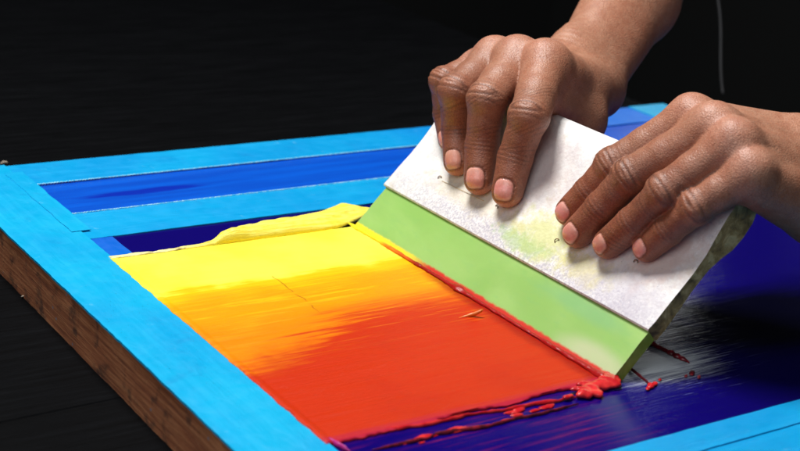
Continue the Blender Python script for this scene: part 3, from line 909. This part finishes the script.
def polygonise(field, lo, hi, step, margin=.35):
    """sparse surface nets"""
    B = 16; lo = np.asarray(lo, float); n = np.ceil((np.asarray(hi) - lo) / step / B).astype(int)
    NX, NY, NZ = (n * B + 2)
    half = B * step * .5 * math.sqrt(3)
    ctr = np.stack(np.meshgrid(*[np.arange(k) for k in n], indexing='ij'), -1).reshape(-1, 3)
    # coarse cull in batches
    keep = []
    for k in range(0, len(ctr), 200000):
        c = ctr[k:k + 200000]; v = field(lo + (c + .5) * B * step, False)
        keep.append(c[np.abs(v) < half + margin])
    keep = np.concatenate(keep)
    loc = np.stack(np.meshgrid(*[np.arange(B + 1)] * 3, indexing='ij'), -1).reshape(-1, 3)
    cid_all, pos_all, quads = [], [], []
    S3 = B + 1
    off = np.array([[(c >> 2) & 1, (c >> 1) & 1, c & 1] for c in range(8)])
    edges = [(a, b) for a in range(8) for b in range(a + 1, 8) if bin(a ^ b).count('1') == 1]
    CH = 40
    for k in range(0, len(keep), CH):
        bl_ = keep[k:k + CH]
        gi = (bl_[:, None, :] * B + loc[None]).reshape(-1, 3)
        v = field(lo + gi * step, True).reshape(len(bl_), S3, S3, S3)
        for bi in range(len(bl_)):
            u = v[bi]; sg = u < 0
            if sg.all() or not sg.any(): continue
            cs = np.stack([sg[o[0]:o[0] + B, o[1]:o[1] + B, o[2]:o[2] + B] for o in off], -1)
            cnt = cs.sum(-1); act = np.argwhere((cnt > 0) & (cnt < 8))
            if len(act) == 0: continue
            vals = np.stack([u[act[:, 0] + o[0], act[:, 1] + o[1], act[:, 2] + o[2]] for o in off], -1)
            acc = np.zeros((len(act), 3)); c_ = np.zeros(len(act))
            for a, b in edges:
                va, vb = vals[:, a], vals[:, b]; m = (va < 0) != (vb < 0)
                t = np.where(m, va / np.where(m, va - vb, 1), 0)
                pt = off[a] + (off[b] - off[a]) * t[:, None]
                acc += pt * m[:, None]; c_ += m
            g = bl_[bi] * B + act
            pos_all.append(lo + (g + acc / c_[:, None]) * step)
            cid_all.append((g[:, 0] * NY + g[:, 1]) * NZ + g[:, 2])
            for ax in range(3):
                sl0 = [slice(0, B)] * 3; sl1 = [slice(0, B)] * 3; sl1[ax] = slice(1, B + 1)
                a, b = sg[tuple(sl0)], sg[tuple(sl1)]
                e = np.argwhere(a != b)
                if len(e) == 0: continue
                fl_ = a[e[:, 0], e[:, 1], e[:, 2]]
                ge = bl_[bi] * B + e
                o1 = np.zeros(3, int); o1[(ax + 1) % 3] = 1; o2 = np.zeros(3, int); o2[(ax + 2) % 3] = 1
                q = [ge - o1 - o2, ge - o2, ge, ge - o1]
                ids = np.stack([(w_[:, 0] * NY + w_[:, 1]) * NZ + w_[:, 2] for w_ in q], -1)
                ids[~fl_] = ids[~fl_][:, ::-1]
                quads.append(ids)
    cid = np.concatenate(cid_all); pos = np.concatenate(pos_all); quads = np.concatenate(quads)
    od = np.argsort(cid); cid = cid[od]; pos = pos[od]
    ix = np.searchsorted(cid, quads); ix = np.clip(ix, 0, len(cid) - 1)
    ok = (cid[ix] == quads).all(1)
    return pos, ix[ok]

def clump_f(p, det):
    p = p.astype(f4); v = None
    for (x, y, z, sx, sy, sz, rot) in CLUMP:
        cr, sr = math.cos(rot), math.sin(rot)
        dx, dy, dz = p[:, 0] - x, p[:, 1] - y, p[:, 2] - z
        a, b = dx * cr + dy * sr, -dx * sr + dy * cr
        q = (np.sqrt((a / sx) ** 2 + (b / sy) ** 2 + (dz / sz) ** 2) - 1) * min(sx, sy, sz)
        v = q if v is None else smin(v, q, .10)
    return v + .045 * lat_noise(p, 7., 81) + .035 * lat_noise(p, 15., 82)
PC, QC = polygonise(clump_f, [12, -34, -.6], [18, -29.5, 1.6], .04, .3)
cb = (float(PC[:, 0].mean()), float(PC[:, 1].mean()), float(PC[:, 2].min()))

HAND_SKIN = np.array([.42, .23, .155])
def paint(h, P, detail=True):
    n = len(P); c = np.tile(HAND_SKIN, (n, 1)).astype(float); nail = np.zeros(n)
    p = P.astype(f4)
    def blend(m, col, k=1.):
        nonlocal c
        m = np.clip(m * k, 0, 1)[:, None]; c = c * (1 - m) + np.array(col) * m
    # pale lighter dorsum; warmer fingers, their shade painted in as darker brown
    tipd = np.min([np.linalg.norm(P - d['p'][0], axis=1) for d in h.f], axis=0)
    blend(sstep(tipd, 6.5, 1.5), (.185, .070, .040), .9)
    blend(.5 + .5 * np.tanh(3 * lat_noise(p, 1.6, 77)), (.34, .125, .07), .30)
    seg = np.stack([cone(p, d['p'][0], d['p'][1], d['r'][0], d['r'][1]) for d in h.f]); own = seg.argmin(0)
    for fi, d in enumerate(h.f):
        M = d['p'][3] + h.dors * .6
        blend(np.exp(-(np.linalg.norm(P - M, axis=1) / .75) ** 2), (.60, .32, .25), .6)
        Pp = d['p'][2]; ax, bb, ww = d['pip']; q = P - Pp
        dd = np.linalg.norm(q - bb * d['r'][3] * .7, axis=1)
        blend(np.exp(-(dd / .55) ** 2), (.34, .16, .10), .5)
        T = d['p'][0]; q = P - T; s = q @ d['ax']; w = q @ d['w']; bq = q @ d['b']; rt = d['r'][0]
        near = (np.linalg.norm(q, axis=1) < rt * 2.) & (own == fi)
        # tip flesh
        blend(sstep(s, .0, .9 * rt) * near, (.50, .22, .11), .7)
        qn = nail_q(s, w, rt)
        on = sstep(bq, 0., .2 * rt) * near
        m = sstep(qn, 1.04, .93) * on
        pink = np.array([.60, .28, .25]); 
        blend(m, pink * (1 + .10 * math.sin(fi * 2.3 + d['p'][0][0])) + np.array([.02, 0, .03]) * math.cos(fi * 1.7))
        blend(sstep(s, -.2 * rt, .45 * rt) * m, (.70, .40, .36), .45)
        blend((.5 + .5 * lat_noise(p, 9., 90 + fi)) * m, (.50, .24, .19), .35)
        lun = sstep(s, -.05 * rt, -.42 * rt) * m
        blend(lun, (.66, .42, .36), .5)
        free = sstep(s, .55 * rt, .72 * rt) * m
        blend(free, (.62, .46, .28), .75)
        blend(np.exp(-((qn - 1.08) / .06) ** 2) * on, (.12, .04, .02), .8)
        nail = np.maximum(nail, m)
        if detail:     # crease lines stay dark with ground-in pigment
            q = p - Pp.astype(f4); s = q @ ax.astype(f4); w = q @ ww.astype(f4); bq = q @ bb.astype(f4); rp = d['r'][3]
            rr = np.sqrt(s * s + (w * .30) ** 2 + .004)
            ph = rr * 2 * math.pi / (.215 + .02 * fi) + 1.9 * lat_noise(p, 3.0, 5 + fi * 7)
            wr = -np.cos(ph) * np.exp(-(rr / .48) ** 2) * sstep(bq, 0, .75 * rp)
            blend(np.clip(-wr, 0, 1), (.09, .035, .022), .8)
            q = p - d['p'][1].astype(f4); ax2, bb2, ww2 = d['dip']; s = q @ ax2.astype(f4); w = q @ ww2.astype(f4); bq = q @ bb2.astype(f4)
            wr = np.cos(s * 2 * math.pi / .19 + 1.2 * lat_noise(p, 2.6, 9) + w * w * 1.5) * np.exp(-(s / .30) ** 2) * sstep(bq, .1, .5)
            blend(np.clip(wr, 0, 1), (.09, .035, .022), .6)
    # finger joints are darker on the palm side
    for d in h.f:
        for j_ in (1, 2):
            q = P - d['p'][j_] + d['hint'] * .5; blend(np.exp(-(np.linalg.norm(q, axis=1) / .6) ** 2), (.16, .06, .035), .35)
    c *= (1 + .14 * lat_noise(p, 1.1, 50) + .05 * lat_noise(p, 5., 51))[:, None]
    return np.clip(c, 0, 1), nail

RR = [.67, .76, .75, .87, .91, 1.12]
def sc(r, k): return [q * k for q in r]
SNh = SN - FW * .75
R_fingers = [
    ([H((507, 192), .72), H((515, 158), 1.25), H((529, 117), 2.3), H((546, 65), 1.5)], sc(RR, 1.05), SNh),
    ([H((479, 180), .72), H((482, 146), 1.35), H((487, 100), 2.7), H((518, 61), 1.6)], sc(RR, 1.04), SNh - RI * .1),
    ([H((457, 162), .68), H((457, 130), 1.25), H((456, 92), 2.7), H((495, 60), 1.4)], sc(RR, .97), SNh - RI * .25),
    ([H((450, 140), .60), H((446, 114), 1.0), H((445, 82), 2.2), H((478, 70), 1.1)], sc(RR, .84), SNh - RI * .9),
]
Rw = D((585, 75), 72.5); Re = D((683, -88), 83.5)
R_lat = unit(RI * .45 - UP * .75 + FW * .0)
R_lat = unit(R_lat - unit(Re - Rw) * (R_lat @ unit(Re - Rw)))
R_dors = unit(UP * .75 - FW * .35 - RI * .30)
HR = build_hand(R_fingers, Rw, Re,
    [(D((587, 92), 71.3), 1.05), (D((580, 120), 69.6), .95), (S(6.0, 8.6, -2.35), .75), (S(6.3, 6.6, -2.05), .62)],
    R_dors, 1.65, 2.0, 1, lat=R_lat)
LR = [.61, .68, .67, .78, .80, .98]
L_fingers = [
    ([H((569, 212), .70), H((589, 192), 1.2), H((613, 166), 1.8), H((692, 118), 1.9)], sc(LR, 1.0), SNh),
    ([H((577, 233), .70), H((601, 208), 1.3), H((631, 177), 2.0), H((714, 128), 2.3)], sc(LR, 1.03), SNh),
    ([H((607, 244), .68), H((632, 223), 1.3), H((665, 192), 2.1), H((735, 143), 2.3)], sc(LR, .99), SNh),
    ([H((646, 248), .62), H((667, 231), 1.1), H((696, 207), 1.7), H((751, 172), 1.8)], sc(LR, .91), SNh),
]
Lw = D((815, 180), 60.); Le = Lw + unit(D((1250, 110), 72) - Lw) * 22
L_lat = unit(UP * .8 + RI * .2 + FW * .35); L_lat = unit(L_lat - unit(Le - Lw) * (L_lat @ unit(Le - Lw)))
L_dors = unit(SN * .8 + UP * .4 - FW * .15)
HL = build_hand(L_fingers, Lw, Le,
    [(D((790, 150), 61.5), 1.0), (S(14.6, 10.6, -2.4), .85), (S(12.5, 8.6, -2.5), .75), (S(11.2, 6.8, -2.1), .62)],
    L_dors, 2.0, 2.4, -1, lat=L_lat)
R_SH = np.array([62., 2., 36.]); L_SH = np.array([64., -33., 36.])

def mesh_arm(h, sh, step):
    E = h.elbow; W = h.wrist; ax = unit(E - W)
    cut = 14.5
    # domain of the fine part: hand and the visible forearm
    pts = [q for d in h.f for q in d['p']] + [a for a, _ in h.thumb] + [W, W + ax * cut]
    lo = np.min(pts, 0) - 1.6; hi = np.max(pts, 0) + 1.6
    lo2 = lo.copy(); hi2 = hi.copy()
    for k in range(3):
        e_ = (W + ax * cut)[k]
        if e_ + 3.2 > hi2[k]: hi2[k] = e_ + 3.2
        if e_ - 3.2 < lo2[k]: lo2[k] = e_ - 3.2
    def fld(p, det):
        v = hand_field(h, p, det)
        return np.maximum(v, ((p - W) @ ax - cut).astype(v.dtype))
    P1, Q1 = polygonise(fld, lo2, hi2, step)
    def up(p, det):
        v = hand_field(h, p, False)
        v = smin(v, cone(p.astype(f4), E, sh, 2.5, 3.4), 1.2)
        return np.maximum(v, (cut - .25 - (p - W) @ ax).astype(v.dtype))
    pts = [W + ax * cut, E, sh]
    P2, Q2 = polygonise(up, np.min(pts, 0) - 4.5, np.max(pts, 0) + 4.5, .28)
    # hide the coarse part just inside the fine part where they overlap
    c1, n1 = paint(h, P1); c2 = np.tile(HAND_SKIN, (len(P2), 1)); n2 = np.zeros(len(P2))
    return np.concatenate([P1, P2]), np.concatenate([Q1, Q2 + len(P1)]), np.concatenate([c1, c2]), np.concatenate([n1, n2])
STEP = .062
a1 = mesh_arm(HR, R_SH, STEP); a2 = mesh_arm(HL, L_SH, STEP)
HIP_R = np.array([80., -6., 2.]); HIP_L = np.array([80., -25., 2.])
def torso(p, det):
    p = p.astype(f4)
    v = smin(cone(p, R_SH + [3, -3, 0], L_SH + [3, 3, 0], 3.6, 3.6), cone(p, [76, -15.5, 10], [69, -15.5, 34], 9., 9.), 5.)
    return v
P3, Q3 = polygonise(torso, [52, -46, -4], [92, 14, 48], 1.0, 3.)
P_ = np.concatenate([a1[0], a2[0], P3]); Q_ = np.concatenate([a1[1], a2[1] + len(a1[0]), Q3 + len(a1[0]) + len(a2[0])])
C_ = np.concatenate([a1[2], a2[2], np.tile(HAND_SKIN, (len(P3), 1))]); NL = np.concatenate([a1[3], a2[3], np.zeros(len(P3))])
def fast_mesh(name, P, Q, mat, base, parent=None):
    b = np.asarray(base, float)
    me = bpy.data.meshes.new(name)
    me.vertices.add(len(P)); me.vertices.foreach_set('co', ((P - b) * K).astype(f4).ravel())
    me.loops.add(len(Q) * 4); me.loops.foreach_set('vertex_index', Q.astype(np.int32).ravel())
    me.polygons.add(len(Q)); me.polygons.foreach_set('loop_start', np.arange(0, len(Q) * 4, 4, dtype=np.int32))
    me.update(calc_edges=True); me.validate(); me.shade_smooth(); me.materials.append(mat)
    o = bpy.data.objects.new(name, me); COL.objects.link(o); o['_base'] = b.tolist()
    if parent is not None: o.parent = parent
    else: o.location = (b * K).tolist()
    return o
person = fast_mesh('person', P_, Q_, M_SKIN, (70, -15, -80))
tag(person, 'person pressing the squeegee with both bare brown hands, dark clothes behind', 'person')
ca = person.data.color_attributes.new('skin', 'FLOAT_COLOR', 'POINT')
buf = np.ones((len(P_), 4), f4); buf[:, :3] = C_; ca.data.foreach_set('color', buf.ravel())
na = person.data.attributes.new('nail', 'FLOAT', 'POINT'); na.data.foreach_set('value', NL.astype(f4))
print('person verts', len(P_))
tag(fast_mesh('ink_clump', PC, QC, M_RED, cb), 'lumpy clump of glossy red ink squeezed out at the near corner of the green blade', 'ink clump')
# clothes: a short sleeved shirt and trousers, mostly outside the picture
def shirt_f(p, det):
    p = p.astype(f4)
    v = smin(cone(p, R_SH + [3, -3, 0], L_SH + [3, 3, 0], 4.4, 4.4), cone(p, [77, -15.5, 2], [69.5, -15.5, 34], 11., 10.), 5.)
    for E, s_ in ((HR.elbow, R_SH), (HL.elbow, L_SH)):
        m = s_ + (E - s_) * .62
        c = cone(p, s_, m, 4.3, 4.0); c = np.maximum(c, ((p - m) @ unit(E - s_)).astype(f4)); v = smin(v, c, 1.5)
    v = v + .45 * lat_noise(p, .5, 61) + .18 * lat_noise(p, 1.3, 62)
    return np.maximum(v, (3.0 - p[:, 2]))
P4, Q4 = polygonise(shirt_f, [46, -50, -2], [96, 20, 50], .55, 2.)
so = fast_mesh('shirt', P4, Q4, M_CLOTH, (70, -15, -80), person)
def trou_f(p, det):
    p = p.astype(f4)
    v = cone(p, [78, -2, 6], [76, -29, 6], 10.8, 10.8)
    for y in (-3., -27.): v = smin(v, cone(p, [78, y, 2], [76, y, -78], 9.5, 6.), 3.)
    v = v + .5 * lat_noise(p * np.array([1, 1, .25], f4), .7, 71) + .25 * lat_noise(p, 1.4, 72)
    return np.maximum(v, -(p[:, 2] + 80))
P5, Q5 = polygonise(trou_f, [56, -52, -82], [98, 22, 22], .9, 2.)
fast_mesh('trousers', P5, Q5, M_TROUSER, (70, -15, -80), person)
cpts = [D((712 + 3 * math.sin(t * 5) + 14 * t, -30 + 125 * t), 101.5 - t) for t in np.linspace(0, 1, 40)]
thread('apron_string', cpts, .10, M_CORD, person, n=6)

# ================================================================== CAMERA, LIGHT
cam = bpy.data.cameras.new('camera'); co = bpy.data.objects.new('camera', cam); COL.objects.link(co)
cam.sensor_fit = 'HORIZONTAL'; cam.sensor_width = 36.; cam.lens = 36. * _f / 800.
cam.clip_start = .01; cam.clip_end = 50.
Mx = Matrix(((RI[0], UP[0], -FW[0], CAM[0] * K), (RI[1], UP[1], -FW[1], CAM[1] * K), (RI[2], UP[2], -FW[2], CAM[2] * K), (0, 0, 0, 1)))
co.matrix_world = Mx
cam.dof.use_dof = True; cam.dof.focus_distance = 63 * K; cam.dof.aperture_fstop = 13.
scene.camera = co

def area(name, loc, target, size, power, col):
    l = bpy.data.lights.new(name, 'AREA'); l.shape = 'RECTANGLE'; l.size = size[0]; l.size_y = size[1]; l.energy = power; l.color = col
    o = bpy.data.objects.new(name, l); COL.objects.link(o)
    o.location = [c * K for c in loc]
    o.rotation_euler = (Vector(target) - Vector(loc)).to_track_quat('-Z', 'Y').to_euler()
    return o
area('key_lamp', (0, 8, 110), (18, -22, 0), (.42, .36), 25, (1., .985, .96))
area('fill_lamp', (-75, -70, 75), (15, -22, 0), (.9, .9), 5.5, (.93, .97, 1.))
_d = ray((648, 352)); _d = _d * np.array([.97, 1.03, -.66]); _d /= np.linalg.norm(_d); _g = onz((648, 352)) + _d * 105
area('back_lamp', tuple(_g), tuple(onz((648, 352))), (.10, .10), .16, (.95, .98, 1.))
w = bpy.data.worlds.new('World'); scene.world = w; w.use_nodes = True
bg = w.node_tree.nodes['Background']; bg.inputs[0].default_value = (.75, .85, 1., 1); bg.inputs[1].default_value = .09
vs = scene.view_settings; vs.view_transform = 'Standard'; vs.look = 'None'; vs.exposure = 0; vs.gamma = 1
try:
    scene.cycles.use_denoising = True
    scene.cycles.max_bounces = 8
except Exception: pass
for o in scene.objects:
    if '_base' in o: del o['_base']
